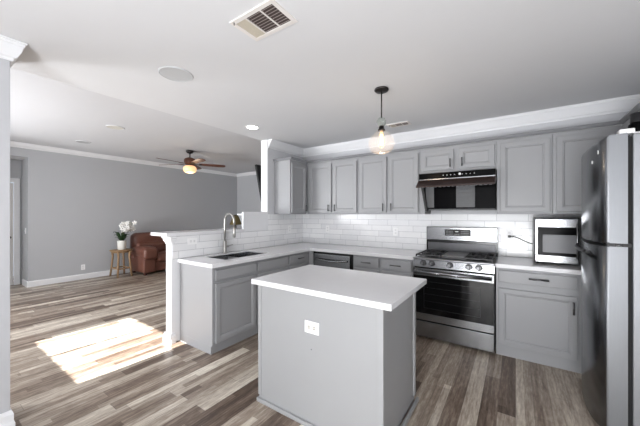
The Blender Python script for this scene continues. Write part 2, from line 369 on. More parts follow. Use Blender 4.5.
# ------------------------------------------------------------ cabinets
def door_bm(x0, x1, z0, z1, y=0, t=.024, fr=.055, rec=.013):
    bm = bmesh.new(); yf = y-t; e = .003
    def rect(a, yy): return [bm.verts.new(p) for p in ((x0+a, yy, z0+a), (x1-a, yy, z0+a), (x1-a, yy, z1-a), (x0+a, yy, z1-a))]
    R = [rect(0, y-.004), rect(0, yf+e), rect(e, yf), rect(fr-.012, yf), rect(fr-.006, yf+.004), rect(fr, yf+.004), rect(fr+.006, yf+rec), ]
    for a, b in zip(R, R[1:]):
        for k in range(4): bm.faces.new((a[k], a[(k+1) % 4], b[(k+1) % 4], b[k]))
    bm.faces.new(R[-1]); bm.faces.new(R[0][::-1]); return bm
def slab_bm(x0, x1, z0, z1, y=0, t=.024):
    bm = bmesh.new(); box(bm, x0, y-t, z0, x1, y-.004, z1, bev=.004); return bm
def handle_bm(x, z, L, vert, y=-.024):
    bm = bmesh.new(); o = y-.028
    if vert: a, b = (x, o, z-L/2), (x, o, z+L/2); p = [(x, z-L*.36), (x, z+L*.36)]
    else: a, b = (x-L/2, o, z), (x+L/2, o, z); p = [(x-L*.36, z), (x+L*.36, z)]
    tube(bm, [a, b], .0075, 8)
    for px, pz in p: tube(bm, [(px, y, pz), (px, o, pz)], .004, 8)
    return bm
def cabinet(name, label, cat, loc, rotz, w, d, z0, z1, fronts, group=None, toe=0, m='cabinet_paint'):
    t = thing(name, label, cat, loc, rotz, group)
    bm = bmesh.new()
    if toe:
        q = .016   # open-topped carcass: bottom, two sides, back, front frame, toe board
        box(bm, 0, 0, toe, q, d, z1); box(bm, w-q, 0, toe, w, d, z1); box(bm, q, d-q, toe, w-q, d, z1); box(bm, q, 0, toe, w-q, q, z1)
        box(bm, q, q, toe, w-q, d-q, toe+q); box(bm, 0, .022, 0, w, d, toe-.0005)
    else: box(bm, 0, 0, z0, w, d, z1, bev=.001)
    obj('body', bm, m, t)
    for f in fronts:
        k, x0, x1, a, b = f[:5]
        o = obj(k, (door_bm if k == 'door' else slab_bm)(x0, x1, a, b), m, t)
        if len(f) > 5: obj('handle', handle_bm(*f[5:]), 'nickel', o)
    return t
ZU0, ZU1 = 1.409, 2.215
G1 = 'grey cabinets under the counters'; G2 = 'grey wall cabinets on the stove wall'
# peninsula run, doors facing the island
XB = -2.495
cabinet('sink_cabinet', 'grey base cabinet under the sink, with false drawer front above one door', 'cabinet', (XB, 1.752, 0), PI/2, .578, .585, 0, .873,
        [('false_drawer', .028, .565, .738, .842), ('door', .028, .565, .112, .705)], G1, toe=.085)
cabinet('base_cabinet', 'grey base cabinet between the sink cabinet and the corner drawer', 'cabinet', (XB, 2.332, 0), PI/2, .556, .585, 0, .873,
        [('drawer', .018, .54, .742, .846), ('door', .018, .54, .112, .705)], G1, toe=.085)
cabinet('base_cabinet', 'narrow grey base cabinet next to the inside corner, drawer with short pull', 'cabinet', (XB, 2.89, 0), PI/2, .478, .585, 0, .873,
        [('drawer', .02, .43, .742, .846, .235, .80, .12, False), ('door', .02, .43, .112, .705)], G1, toe=.085)
t = bobj('corner_cabinet', 'cabinet_paint', None, (-3.078, 3.372, 0, -2.43, 3.975, .873), bev=.001)
tag(t, 'grey blind corner cabinet under the inside corner of the counter', 'cabinet', G1)
# stove wall run
YB = 3.385
cabinet('base_cabinet', 'grey base cabinet adjoining the dishwasher, one drawer with bar pull', 'cabinet', (-1.775, YB, 0), 0, .383, .59, 0, .873,
        [('drawer', .02, .365, .735, .85, .20, .79, .13, False), ('door', .02, .365, .112, .705)], G1, toe=.085)
cabinet('base_cabinet', 'grey base cabinet between its near twin and the range, one drawer with bar pull', 'cabinet', (-1.39, YB, 0), 0, .406, .59, 0, .873,
        [('drawer', .02, .385, .735, .85, .20, .79, .13, False), ('door', .02, .385, .112, .705)], G1, toe=.085)
cabinet('base_cabinet', 'wide grey base cabinet with one broad door, below the microwave', 'cabinet', (-.163, YB, 0), 0, .76, .59, 0, .873,
        [('drawer', .022, .615, .735, .85, .34, .795, .15, False), ('door', .022, .615, .115, .672, .585, .575, .11, True)], G1)
# dishwasher
t = thing('dishwasher', 'stainless dishwasher with curved towel bar, in the corner under the counter', 'dishwasher', (-2.425, YB, 0))
bobj('tub', 'black_plastic', t, (.002, .0, .02, .645, .56, .873), bev=0)
bm = bmesh.new(); box(bm, .03, -.035, .11, .615, -.001, .845, bev=.006); obj('door', bm, 'steel', t)
bm = bmesh.new(); pts = [(.07+.505*i/10, -.052-.035*math.sin(PI*i/10), .775-.012*math.sin(PI*i/10)) for i in range(11)]
tube(bm, [(.07, -.036, .775)]+pts+[(.575, -.036, .775)], .012, 10); obj('handle', bm, 'steel', t)
bobj('toe_panel', 'black_plastic', t, (.03, .001-.012, .005, .615, -.001, .10))
# counters
bm = bmesh.new()
grid_slab(bm, [-3.0795, -2.99, -2.60, -2.45, -.975], [1.72, 1.985, 2.655, 3.35, 3.981], {(1, 1), (3, 0), (3, 1), (3, 2)}, .8745, .914, 'z')
o = obj('countertop', bm, 'quartz'); md = o.modifiers.new('b', 'BEVEL'); md.width = .004; md.segments = 2; md.limit_method = 'ANGLE'
tag(o, 'white quartz L-shaped countertop with the sink cut into it', 'countertop')
o = bobj('countertop', 'quartz', None, (-.168, 3.35, .8745, .60, 3.981, .914), bev=.004)
tag(o, 'short white quartz countertop under the microwave, beside the range', 'countertop')
# sink
bm = bmesh.new(); x0, x1, y0, y1 = -2.989, -2.601, 1.986, 2.654
prism_in = .012
bx = [(x0, y0, x1, y1, .9), (x0+.012, y0+.012, x1-.012, y1-.012, .9), (x0+.02, y0+.02, x1-.02, y1-.02, .72)]
rings = [[bm.verts.new(p) for p in ((a, b, z), (c, b, z), (c, d_, z), (a, d_, z))] for a, b, c, d_, z in bx]
outer = [bm.verts.new(p) for p in ((x0, y0, .71), (x1, y0, .71), (x1, y1, .71), (x0, y1, .71))]
for a, b in ((outer, rings[0]), (rings[0], rings[1]), (rings[1], rings[2])):
    for k in range(4): bm.faces.new((a[k], a[(k+1) % 4], b[(k+1) % 4], b[k]))
bm.faces.new(rings[2]); bm.faces.new(outer[::-1])
t = thing('kitchen_sink', 'stainless undermount sink sunk into the peninsula countertop', 'sink', (0, 0, 0))
obj('basin', bm, 'steel', t)
bm = bmesh.new(); lathe(bm, [(0, .722), (.04, .722), (.045, .7205), (.045, .719)], (-2.8, 2.32, 0)); obj('drain', bm, 'nickel', t)
# faucet
FX, FY = -3.025, 2.305
t = thing('kitchen_faucet', 'tall brushed gooseneck faucet with side lever behind the sink', 'faucet', (FX, FY, .9145))
bm = bmesh.new(); lathe(bm, [(0, 0), (.030, 0), (.030, .006), (.024, .012), (.022, .02), (.021, .15), (.017, .16), (0, .16)]); obj('base', bm, 'faucet_metal', t)
bm = bmesh.new(); D = Vector((.80, .0, 0)).normalized(); R = .090
pts = [Vector((0, 0, .155)), Vector((0, 0, .30)), Vector((0, 0, .40))]
for i in range(1, 13):
    a = PI-PI*i/12; pts.append(D*(R+R*math.cos(a))+Vector((0, 0, .405+R*math.sin(a))))
pts += [D*2*R+Vector((0, 0, .34))]
tube(bm, pts, .0125, 12); obj('spout', bm, 'faucet_metal', t)
bm = bmesh.new(); p = D*2*R; tube(bm, [p+Vector((0, 0, .345)), p+Vector((0, 0, .30)), p+Vector((0, 0, .215)), p+Vector((0, 0, .205))], [.016, .018, .019, .015], 12); obj('spray_head', bm, 'faucet_metal', t)
bm = bmesh.new(); tube(bm, [(.0, .02, .085), (.0, .05, .085)], .014, 10); tube(bm, [(0, .045, .085), (.01, .10, .098), (.012, .115, .10)], [.008, .006, .005], 8); obj('lever', bm, 'faucet_metal', t)

# upper cabinets, stove wall
YU = 3.68
def upper(x0, x1, fronts, label, z0=ZU0):
    return cabinet('wall_cabinet', label, 'cabinet', (x0, YU, 0), 0, x1-x0, YW-.01-YU, z0, ZU1, fronts, G2)
def dr(x, a, b, z0, z1, hx=None, hz=None, L=.10):
    r = ['door', a-x, b-x, z0, z1]
    return tuple(r+([hx-x, hz, L, True] if hx is not None else []))
ZD0, ZD1 = 1.432, 2.17
upper(-2.752, -1.848, [dr(-2.752, -2.70, -2.295, ZD0, ZD1, -2.335, 1.50), dr(-2.752, -2.262, -1.868, ZD0, ZD1, -2.222, 1.50)], 'grey double-door wall cabinet closest to the room corner, above the dishwasher')
upper(-1.846, -.992, [dr(-1.846, -1.83, -1.425, ZD0, ZD1, -1.465, 1.50), dr(-1.846, -1.395, -1.01, ZD0, ZD1, -1.355, 1.50)], 'grey double-door wall cabinet between its twin and the range hood')
hc = upper(-.99, -.172, [dr(-.99, -.965, -.60, 1.935, 2.17, -.635, 2.01, .10), dr(-.99, -.545, -.19, 1.935, 2.17, -.51, 2.01, .10)], 'short grey two-door wall cabinet above the range hood', z0=1.90)
bobj('filler_panel', 'cabinet_paint', hc, (.0, .0, ZU0, .058, .30, 1.899))
upper(-.17, .305, [dr(-.17, -.135, .285, ZD0, ZD1)], 'tall grey single-door wall cabinet between the range hood and the cabinet above the microwave')
upper(.307, .79, [dr(.307, .335, .765, ZD0, ZD1)], 'grey wall cabinet above the microwave, partly behind the refrigerator')
# side wall cabinet, facing the range run
cabinet('wall_cabinet', 'grey wall cabinet on the side wall, with pale end panel and shadowed door', 'cabinet', (-2.765, 3.262, 0), PI/2, .395, .315, ZU0, ZU1,
        [('door', .02, .375, ZD0, ZD1, .34, 1.50, .10, True)], 'grey wall cabinet on the side wall')
t = cabinet('wall_cabinet', 'grey cabinet mounted above the refrigerator', 'cabinet', (.80, 3.65, 0), -PI/2, .95, .60, 1.99, ZU1,
        [('door', .02, .465, 2.01, 2.19), ('door', .485, .93, 2.01, 2.19)], 'grey cabinet above the refrigerator')
# cabinet cornice
bm = bmesh.new(); pr = [(0, 2.217), (.012, 2.217), (.03, 2.24), (.03, 2.248), (0, 2.248)]
sweep(bm, [(.80, 2.70), (.80, 3.66-.0), (-2.745, 3.66), (-2.745, 3.262), (-3.08, 3.262)][::1], [(o+.001, z) for o, z in pr])
tag(obj('cabinet_cornice', bm, 'toe_paint'), 'thin grey cornice strip running along the tops of the wall cabinets', 'moulding')

# ------------------------------------------------------------ island
t = thing('kitchen_island', 'grey island with white quartz top and an outlet on its long side', 'island', (-1.11, 1.88, 0))
ox, oy = 1.11, -1.88
def L(*b): return (b[0]+ox, b[1]+oy, b[2], b[3]+ox, b[4]+oy, b[5])
bm = bmesh.new(); box(bm, *L(-1.60, 1.53, .012, -.632, 2.19, .872), bev=.002)
for x0, y0, x1, y1 in ((-1.606, 1.524, -1.578, 1.56), (-.654, 1.524, -.612, 1.56), (-.654, 2.16, -.622, 2.196)): box(bm, *L(x0, y0, .05, x1, y1, .872), bev=.002)
obj('body', bm, 'island_paint', t)
bobj('base_trim', 'island_paint', t, L(-1.612, 1.512, 0, -.60, 1.529, .03), L(-.618, 1.529, 0, -.60, 2.2, .03), L(-1.612, 1.529, 0, -1.594, 2.2, .03), bev=.004)
bobj('worktop', 'quartz', t, L(-1.666, 1.507, .876, -.559, 2.262, .914), bev=.004)
o = bobj('outlet_plate', 'white_plastic', t, L(-1.165, 1.524, .620, -1.05, 1.5295, .70), bev=.002); o['label'] = 'white outlet plate set sideways'
def duplex(px, pz, y, horiz, k):
    bm = bmesh.new(); cx, cz = (px+k*.021, pz) if horiz else (px, pz+k*.021)
    tube(bm, [(cx, y+.0005, cz), (cx, y-.001, cz)], .0155, 18); return bm
def slots(px, pz, y, horiz, k, s):
    bm = bmesh.new(); cx, cz = (px+k*.021, pz) if horiz else (px, pz+k*.021); s *= .006
    if horiz: box(bm, cx-.005, y-.0016, cz+s-.0014, cx+.005, y-.0011, cz+s+.0014)
    else: box(bm, cx+s-.0014, y-.0016, cz-.005, cx+s+.0014, y-.0011, cz+.005)
    return bm
for k in (-1, 1):
    obj('receptacle', duplex(-1.108+ox, .66, 1.524+oy, True, k), 'disc_beige', o)
    for s_ in (-1, 1): obj('slot', slots(-1.108+ox, .66, 1.524+oy, True, k, s_), 'black_plastic', o)
bm = bmesh.new(); tube(bm, [(-1.112+ox, 1.5285+oy, .514), (-1.112+ox, 1.5265+oy, .514)], .004, 8); obj('screw', bm, 'nickel', t)

def outlet(label, loc, rotz, horiz=False, group='outlets on the tiled backsplash'):
    t = thing('wall_outlet', label, 'outlet', loc, rotz, group)
    w_, h_ = (.058, .036) if horiz else (.036, .058)
    bobj('plate', 'white_plastic', t, (-w_, -.006, -h_, w_, 0, h_), bev=.002)
    
    for k in (-1, 1):
        o = obj('receptacle', duplex(0, 0, -.0065, horiz, k), 'receptacle_white', t)
        for s_ in (-1, 1): obj('slot', slots(0, 0, -.0065, horiz, k, s_), 'disc_grey', o)
    return t
YT = YW-.0085
outlet('white outlet in the stove wall tiles, nearer the corner', (-2.563, YT, 1.161), 0)
outlet('white outlet in the stove wall tiles, beside the range', (-1.413, YT, 1.159), 0)
outlet('white outlet in the stove wall tiles with the black plug in it', (-.06, YT, 1.168), 0)
outlet('white outlet in the side wall tiles below the side cabinet', (XW+.009, 3.62, 1.162), PI/2)
outlet('white sideways outlet in the half wall tiles, near the bar end', (XW+.009, 1.90, 1.095), PI/2, True)
outlet('white outlet low on the grey living room wall', (XL+.0005, 2.229, .26), PI/2, group='outlet on the living room wall')
t = thing('light_switch', 'small white light switch on the hall recess corner', 'switch', (-7.90, YC-.0005, 1.08), 0)
bobj('plate', 'white_plastic', t, (-.036, -.006, -.058, .036, 0, .058)); bobj('toggle', 'white_plastic', t, (-.005, -.016, -.01, .005, -.006, .012), bev=.001)

# ------------------------------------------------------------ range
RX0, RX1 = -.97, -.172; RW = RX1-RX0
t = thing('gas_range', 'stainless gas range with black oven door and five knobs', 'stove', (RX0, 3.33, 0))
bobj('body', 'black_enamel', t, (.0, .03, .03, RW, .648, .895), bev=.002)
bobj('cooktop', 'steel_brushed', t, (-.004, -.01, .896, RW+.004, .56, .915), bev=.006)
bobj('cooktop_well', 'black_enamel', t, (.03, .05, .9155, RW-.03, .54, .919), bev=.001)
bm = bmesh.new(); prism(bm, [(.03, .815), (-.015, .815), (-.005, .893), (.03, .893)], 'x', .0, RW); obj('control_panel', bm, 'steel', t)
for cx in (.111, .203, .388, .570, .661):
    bm = bmesh.new(); tube(bm, [(cx, -.011, .857), (cx, -.017, .857), (cx, -.018, .857), (cx, -.040, .858)], [.028, .028, .022, .020], 18)
    kr = bmesh.new(); tube(kr, [(cx, -.0065, .857), (cx, -.0115, .857)], .033, 20); obj('knob_ring', kr, 'black_plastic', t)
    k = obj('knob', bm, 'knob_steel', t); bm = bmesh.new(); box(bm, cx+.006, -.0425, .838, cx+.012, -.0405, .878); box(bm, cx-.010, -.0425, .838, cx+.006, -.0405, .842); box(bm, cx-.010, -.0425, .874, cx+.006, -.0405, .878)
    tube(bm, [(cx-.027, -.0175, .855), (cx+.027, -.0175, .855)], .001, 4)
    obj('knob_mark', bm, 'black_plastic', k)
d = bobj('oven_door', 'steel', t, (.004, -.024, .225, RW-.004, .028, .800), bev=.004)
for a in ((.004, -.0285, .225, RW-.004, -.0245, .30), (.004, -.0285, .722, RW-.004, -.0245, .800)): bobj('rail', 'steel', d, a, bev=.001)
bobj('glass', 'black_glass', d, (.004, -.0275, .301, RW-.004, -.0245, .721), bev=.002)
bm = bmesh.new()
for a in ((.12, .36, .125, .66), (RW-.125, .36, RW-.12, .66), (.12, .36, RW-.12, .363), (.12, .657, RW-.12, .66)): box(bm, a[0], -.0285, a[1], a[2], -.0277, a[3])
for z in (.44, .52, .59): box(bm, .122, -.0285, z, RW-.122, -.0277, z+.002)
obj('oven_window', bm, 'black_plastic', d)
bm = bmesh.new(); tube(bm, [(.02, -.068, .765), (RW-.02, -.068, .765)], .016, 14)
for cx in (.05, RW-.05): tube(bm, [(cx, -.028, .765), (cx, -.066, .765)], .011, 10)
obj('handle', bm, 'steel', d)
bobj('drawer', 'steel', t, (.004, -.022, .035, RW-.004, .028, .208), bev=.004)
bobj('backguard', 'steel', t, (.0, .575, 1.075, RW, .648, 1.245), bev=.006)
bobj('vent_riser', 'black_enamel', t, (.0, .583, .9, RW, .646, 1.0745), bev=.001)
bobj('vent_riser_trim', 'riser_steel', t, (.02, .575, .93, RW-.02, .582, 1.045), bev=.003)
c = bobj('control_display', 'black_plastic', t, (.225, .571, 1.135, .52, .5745, 1.215), bev=.001)
bobj('clock', 'lcd', c, (.33, .5695, 1.175, .40, .5707, 1.203), bev=0)
for i in range(5):
    for j in range(3):
        for q in (.24+i*.017, .415+i*.018): bobj('button', 'disc_grey', c, (q, .5697, 1.147+j*.021, q+.008, .5706, 1.152+j*.021), bev=0)
for i in range(3): bobj('button', 'disc_grey', c, (.34+i*.02, .5697, 1.15, .352+i*.02, .5706, 1.155), bev=0)
bobj('clock_digits', 'print_white', c, (.345, .5685, 1.184, .385, .5692, 1.193), bev=0)
for k, (x0, x1) in enumerate(((.015, .277), (.523, .783))):
    bm = bmesh.new()
    for y in (.04, .295, .545): box(bm, x0, y-.006, .935, x1, y+.006, .95, bev=.002)
    for x in (x0+.006, x0+.08, x1-.08, x1-.006): box(bm, x-.006, .04, .935, x+.006, .545, .95, bev=.002)
    for x in (x0+.006, x1-.006):
        for y in (.04, .295, .545): box(bm, x-.007, y-.007, .919, x+.007, y+.007, .936)
    for y in (.18, .41):
        for a in range(4):
            th = a*PI/2+PI/4; box(bm, -.05, -.004, .937, .05, .004, .952, mx=Matrix.Translation(((x0+x1)/2, y, 0)) @ Matrix.Rotation(th, 4, 'Z') @ Matrix.Translation((.055, 0, 0)))
    obj('grate', bm, 'cast_iron', t)
    for y in (.18, .41):
        bm = bmesh.new(); lathe(bm, [(.055, .9195), (.055, .925), (.035, .928), (.035, .936), (.0, .938)], ((x0+x1)/2, y, 0), 20); obj('burner', bm, 'black_enamel', t)
bobj('griddle', 'steel_brushed', t, (.285, .08, .928, .515, .51, .948), bev=.006)
bm = bmesh.new(); box(bm, .283, .045, .92, .517, .078, .940, bev=.003)
obj('griddle_rim', bm, 'cast_iron', t)

# ------------------------------------------------------------ range hood
t = thing('range_hood', 'black and dark brown range hood under the short cabinet above the range', 'range hood', (-.97, 3.6, 1.45))
ho, hy = .97, -3.6
def K(x0, y0, z0, x1, y1, z1): return (x0+ho, y0+hy, z0-1.45, x1+ho, y1+hy, z1-1.45)
bobj('body', 'hood_black', t, K(-.905, 3.64, 1.452, -.178, 3.975, 1.895), bev=.002)
bobj('control_band', 'hood_black', t, K(-.972, 3.56, 1.825, -.176, 3.639, 1.893), bev=.002)
for i in range(9):
    if i != 4: bobj('control_mark', 'print_white', t, K(-.70+i*.04, 3.5585, 1.856, -.690+i*.04, 3.5595, 1.862), bev=0)
bm = bmesh.new(); tube(bm, [(-.52+ho, 3.559+hy, .412), (-.52+ho, 3.548+hy, .412)], .013, 18); obj('control_dial', bm, 'print_white', t)
bobj('trim_strip', 'steel', t, K(-.965, 3.553, 1.812, -.176, 3.639, 1.8235), bev=.001)
bm = bmesh.new(); prism(bm, [(3.639+hy, .362), (3.555+hy, .362), (3.435+hy, .284), (3.435+hy, .266), (3.639+hy, .31)], 'x', -.975+ho, -.176+ho); obj('visor', bm, 'hood_brown', t)
for i in range(16): bobj('visor_tooth', 'nickel', t, (-.90+i*.045+ho, 3.436+hy, .264, -.875+i*.045+ho, 3.446+hy, .2735), bev=0)
bobj('glass_front', 'hood_black', t, K(-.905, 3.618, 1.47, -.18, 3.6385, 1.765), bev=.001)
bobj('steel_panel', 'hood_grey', t, K(-.905, 3.610, 1.485, -.81, 3.6175, 1.74), bev=.001)  # flat grey panel on the hood front
bm = bmesh.new(); box(bm, *K(-.566, 3.610, 1.485, -.375, 3.6175, 1.74))
for z in (1.54, 1.59, 1.64, 1.69): box(bm, *K(-.566, 3.604, z, -.375, 3.6105, z+.006))
obj('filter_panel', bm, 'hood_grey', t)  # grey panel with ribs on the hood front
bm = bmesh.new(); prism(bm, [(-.95+ho, .30), (-.92+ho, .30), (-.875+ho, -.01), (-.895+ho, -.01)], 'y', 3.55+hy, 3.609+hy); obj('side_bracket', bm, 'black_plastic', t)
bobj('bottom_strip', 'hood_grey', t, K(-.87, 3.60, 1.452, -.18, 3.6395, 1.468), bev=.002)

# ------------------------------------------------------------ microwave and its cord
t = thing('microwave_oven', 'silver countertop microwave with black-framed window, beside the refrigerator', 'microwave', (.155, 3.60, .9145))
bobj('case', 'black_plastic', t, (0, .012, .012, .43, .35, .455), bev=.004)
d = bobj('door', 'steel', t, (.006, -.012, .016, .335, .011, .448), bev=.006)
bobj('window_frame', 'hood_black', d, (.026, -.0165, .085, .33, -.0125, .365), bev=.002)
bobj('window_mesh', 'mesh_window', d, (.066, -.0185, .118, .325, -.017, .292), bev=.001)
bobj('control_panel', 'black_plastic', t, (.338, -.012, .016, .426, .011, .448), bev=.003)
bm = bmesh.new(); tube(bm, [(.322, -.04, .07), (.322, -.04, .40)], .008, 10); tube(bm, [(.322, -.012, .09), (.322, -.04, .09)], .006, 8); tube(bm, [(.322, -.012, .38), (.322, -.04, .38)], .006, 8)
obj('handle', bm, 'steel', d)
bm = bmesh.new()
for x in (.03, .40):
    for y in (.04, .33): tube(bm, [(x, y, 0), (x, y, .0125)], .014, 10)
obj('feet', bm, 'black_plastic', t)
t = thing('power_cord', 'black microwave power cord plugged into the tiled wall', 'cord', (-.06, YT-.0075, 1.15))
bm = bmesh.new(); box(bm, -.014, -.03, -.014, .014, -.001, .014, bev=.004); obj('plug', bm, 'black_plastic', t)
bm = bmesh.new(); tube(bm, [(0, -.03, 0), (.03, -.05, .004), (.08, -.05, -.012), (.14, -.02, -.045), (.20, -.008, -.07), (.25, -.006, -.085), (.30, -.006, -.09)], .0045, 8); obj('cable', bm, 'black_plastic', t)

# ------------------------------------------------------------ refrigerator
FX0, FY0, FY1 = .487, 2.52, 3.345
t = thing('refrigerator', 'tall stainless top-freezer refrigerator with polished front and a round jar on top', 'refrigerator', (FX0, FY0, 0))
W = FY1-FY0
bobj('body', 'fridge_body', t, (.106, .004, .02, .80, W-.004, 1.90), bev=.006)
bobj('gasket', 'dark_gap', t, (.084, .012, .03, .1055, W-.012, 1.885), bev=0)
def bulge(y):
    """how far the contoured door front stands out at y"""
    u = y/W; return .072*(math.sin(PI*min(1, u**.62))**.75)
def fdoor(z0, z1, k=0):
    bm = bmesh.new(); rings = []; n = 30
    for i in range(n+1):
        y = W*(.5-.5*math.cos(PI*i/n)); f = -bulge(y)
        pts = [(.083, z0), (.083, z1), (.012, z1)]
        for a in range(1, 5): u = a/4; pts.append((.012+(f-.012)*math.sin(u*PI/2), z1-k*(-f)*(1-math.cos(u*PI/2))-.004*u))
        pts += [(f, z0+.006), (f+.006, z0)]
        rings.append([bm.verts.new((x, y, z)) for x, z in pts])
    for a, b in zip(rings, rings[1:]):
        for q in range(len(a)): bm.faces.new((a[q], a[(q+1) % len(a)], b[(q+1) % len(b)], b[q])).smooth = 3 <= q <= 6
    bm.faces.new(rings[0]); bm.faces.new(rings[-1][::-1]); return bm
def fridge_door(z0, z1, arch, name):
    o = obj(name, fdoor(z0, z1, arch), 'fridge_edge', t); o.data.materials.append(M('fridge_front'))
    for p in o.data.polygons:
        if p.center.x < .011 and abs(p.normal.y) < .97 and abs(p.normal.z) < .9: p.material_index = 1
    return o
fd = fridge_door(1.222, 1.905, .9, 'freezer_door'); ld = fridge_door(.03, 1.205, 0, 'fridge_door')
ys = [.10+(W-.20)*i/12 for i in range(13)]
bm = bmesh.new(); tube(bm, [(-bulge(y)-.028, y, 1.152) for y in ys], .012, 10)
for y in (ys[1], ys[-2]): tube(bm, [(-bulge(y)-.028, y, 1.152), (-bulge(y)+.004, y, 1.152)], .007, 8)
obj('handle', bm, 'black_plastic', ld)
bm = bmesh.new(); box(bm, -.012, -.008, 1.2035, .10, .03, 1.2235, bev=.002); obj('hinge', bm, 'black_plastic', t)
bobj('door_gap', 'dark_gap', t, (.006, .02, 1.2055, .08, W-.01, 1.2215), bev=0)
bm = bmesh.new(); tube(bm, [(.03, -.007, 1.2135), (.055, -.007, 1.2135)], .007, 10); obj('hinge_pin', bm, 'nickel', t)
bm = bmesh.new(); box(bm, .05, .02, 1.907, .12, .09, 1.938, bev=.006); obj('hinge_cover', bm, 'white_plastic', t)
bm = bmesh.new()
for y, z, r in ((.045, 1.81, .013), (.11, 1.755, .011)): tube(bm, [(-bulge(y)+.001, y, z), (-bulge(y)-.003, y, z)], r, 14)
obj('magnet', bm, 'white_plastic', fd)  # two small white discs on the freezer door front
t = thing('plastic_tray', 'low white plastic tray on top of the refrigerator, under the black jar', 'tray', (.74, 2.75, 1.9005))
bm = bmesh.new(); grid_slab(bm, [-.12, -.11, .11, .12], [-.12, -.11, .11, .12], {(1, 1)}, .004, .03, 'z'); obj('rim', bm, 'white_plastic', t)
bobj('bottom', 'white_plastic', t, (-.12, -.12, 0, .12, .12, .004), bev=0)
t = thing('round_jar', 'small round black lidded jar standing in the tray on the refrigerator', 'jar', (.66, 2.72, 1.905))
bm = bmesh.new(); lathe(bm, [(0, 0), (.034, 0), (.046, .02), (.048, .06), (.044, .09), (.034, .1), (0, .1)]); obj('body', bm, 'hood_black', t)
bm = bmesh.new(); lathe(bm, [(.036, .101), (.037, .158), (.03, .164), (0, .166)]); obj('lid', bm, 'black_enamel', t)

# ------------------------------------------------------------ ceiling fittings
t = thing('pendant_light', 'pendant lamp with clear glass globe on a dark rod above the island', 'lamp', (-.997, 2.442, H))
bm = bmesh.new(); lathe(bm, [(0, -.001), (.062, -.001), (.064, -.012), (.055, -.022), (.01, -.026), (0, -.026)]); obj('canopy', bm, 'bronze', t)
bm = bmesh.new(); tube(bm, [(0, 0, -.02), (0, 0, -.262)], .006, 8); obj('rod', bm, 'bronze', t)
bm = bmesh.new(); lathe(bm, [(.008, -.255), (.03, -.265), (.042, -.29), (.036, -.32), (.018, -.338), (.012, -.34)]); obj('glass_knob', bm, 'knob_glass', t)
bm = bmesh.new(); lathe(bm, [(0, -.333), (.022, -.335), (.024, -.36), (.03, -.362), (.03, -.378), (.0, -.38)]); obj('socket', bm, 'bronze', t)
bm = bmesh.new(); lathe(bm, [(.03, -.372), (.045, -.385), (.085, -.42), (.112, -.465), (.117, -.50), (.105, -.54), (.085, -.565), (.05, -.578), (0, -.582)], n=32); obj('globe', bm, 'clear_glass', t)
bm = bmesh.new(); lathe(bm, [(.0, -.38), (.013, -.385), (.02, -.42), (.026, -.46), (.028, -.49), (.018, -.525), (0, -.535)], n=20); b = obj('bulb', bm, 'bulb_glass', t)
bm = bmesh.new()
for a in range(4): tube(bm, [(.006*math.cos(a*PI/2), .006*math.sin(a*PI/2), -.41), (.010*math.cos(a*PI/2+.5), .010*math.sin(a*PI/2+.5), -.505)], .002, 6)
obj('filament', bm, 'filament', b)
pl = bpy.data.lights.new('pendant_bulb', 'POINT'); pl.energy = 3; pl.color = (1, .8, .58); pl.shadow_soft_size = .05
po = bpy.data.objects.new('pendant_bulb', pl); C.objects.link(po); po.location = (-.997, 2.442, H-.60)

def vent(x0, y0, x1, y1, label, beige=True):
    t = thing('ceiling_vent', label, 'vent', ((x0+x1)/2, (y0+y1)/2, H)); a, b = (x1-x0)/2, (y1-y0)/2
    bm = bmesh.new(); f = .026
    xs = [-a, -a+f, -a+f+(2*a-2*f)*.27, -a+f+(2*a-2*f)*.30, -a+f+(2*a-2*f)*.67, -a+f+(2*a-2*f)*.70, a-f, a]
    grid_slab(bm, xs, [-b, -b+f, b-f, b], {(1, 1), (3, 1), (5, 1)}, -.008, -.0005, 'z'); obj('frame', bm, 'vent_paint', t)
    bobj('backing', 'vent_dark', t, (-a+f, -b+f, -.003, a-f, b-f, -.001), bev=0)
    if beige: bobj('damper', 'vent_beige', t, (xs[1], -b+f, -.0065, xs[2], b-f, -.004), bev=0)
    n = 8
    for k in range(n):
        y = -b+f+(2*b-2*f)*(k+.5)/n
        for s in ((xs[3], xs[4]), (xs[5], xs[6])): bobj('slat', 'vent_slat', t, (s[0], y-.002, -.006, s[1], y+.002, -.0045), bev=0)
    bm = bmesh.new(); tube(bm, [(xs[1]+.005, -b+.008, -.012), (xs[1]+.01, -b+.004, -.03)], .003, 6); obj('lever', bm, 'nickel', t)
vent(-1.385, 1.088, -1.045, 1.303, 'large white ceiling vent with dark louvres and a beige damper, the larger of the two')
vent(-1.34, 3.45, -1.07, 3.60, 'small ceiling vent behind the pendant lamp, close to the crown moulding')
def disc(name, label, cat, x, y, z, r, m, rim='ceiling_paint', group=None, inner=.82):
    t = thing(name, label, cat, (x, y, z), 0, group)
    bm = bmesh.new(); lathe(bm, [(r*inner, -.002), (r*inner, -.008), (r*.95, -.009), (r, -.003), (r, -.0005)], n=36, smooth=False); obj('rim', bm, rim, t)
    bm = bmesh.new(); lathe(bm, [(0, -.006), (r*inner, -.006), (r*inner, -.001), (0, -.001)], n=36, smooth=False); obj('cover' if m != 'lamp_disc' else 'lens', bm, m, t)
disc('ceiling_speaker', 'large round grille set flush in the kitchen ceiling beside the large vent', 'speaker', -2.253, 1.25, H, .128, 'speaker_grille', 'speaker_grille', inner=.93)
disc('recessed_light', 'lit round recessed light in the ceiling near the white wall end', 'ceiling light', -2.81, 2.567, H, .085, 'lamp_disc', 'trim_paint')
disc('recessed_light', 'unlit beige recessed disc in the living room ceiling, nearer the fan', 'ceiling light', -5.13, 1.88, HL, .12, 'disc_beige', 'ceiling_paint', inner=.9)
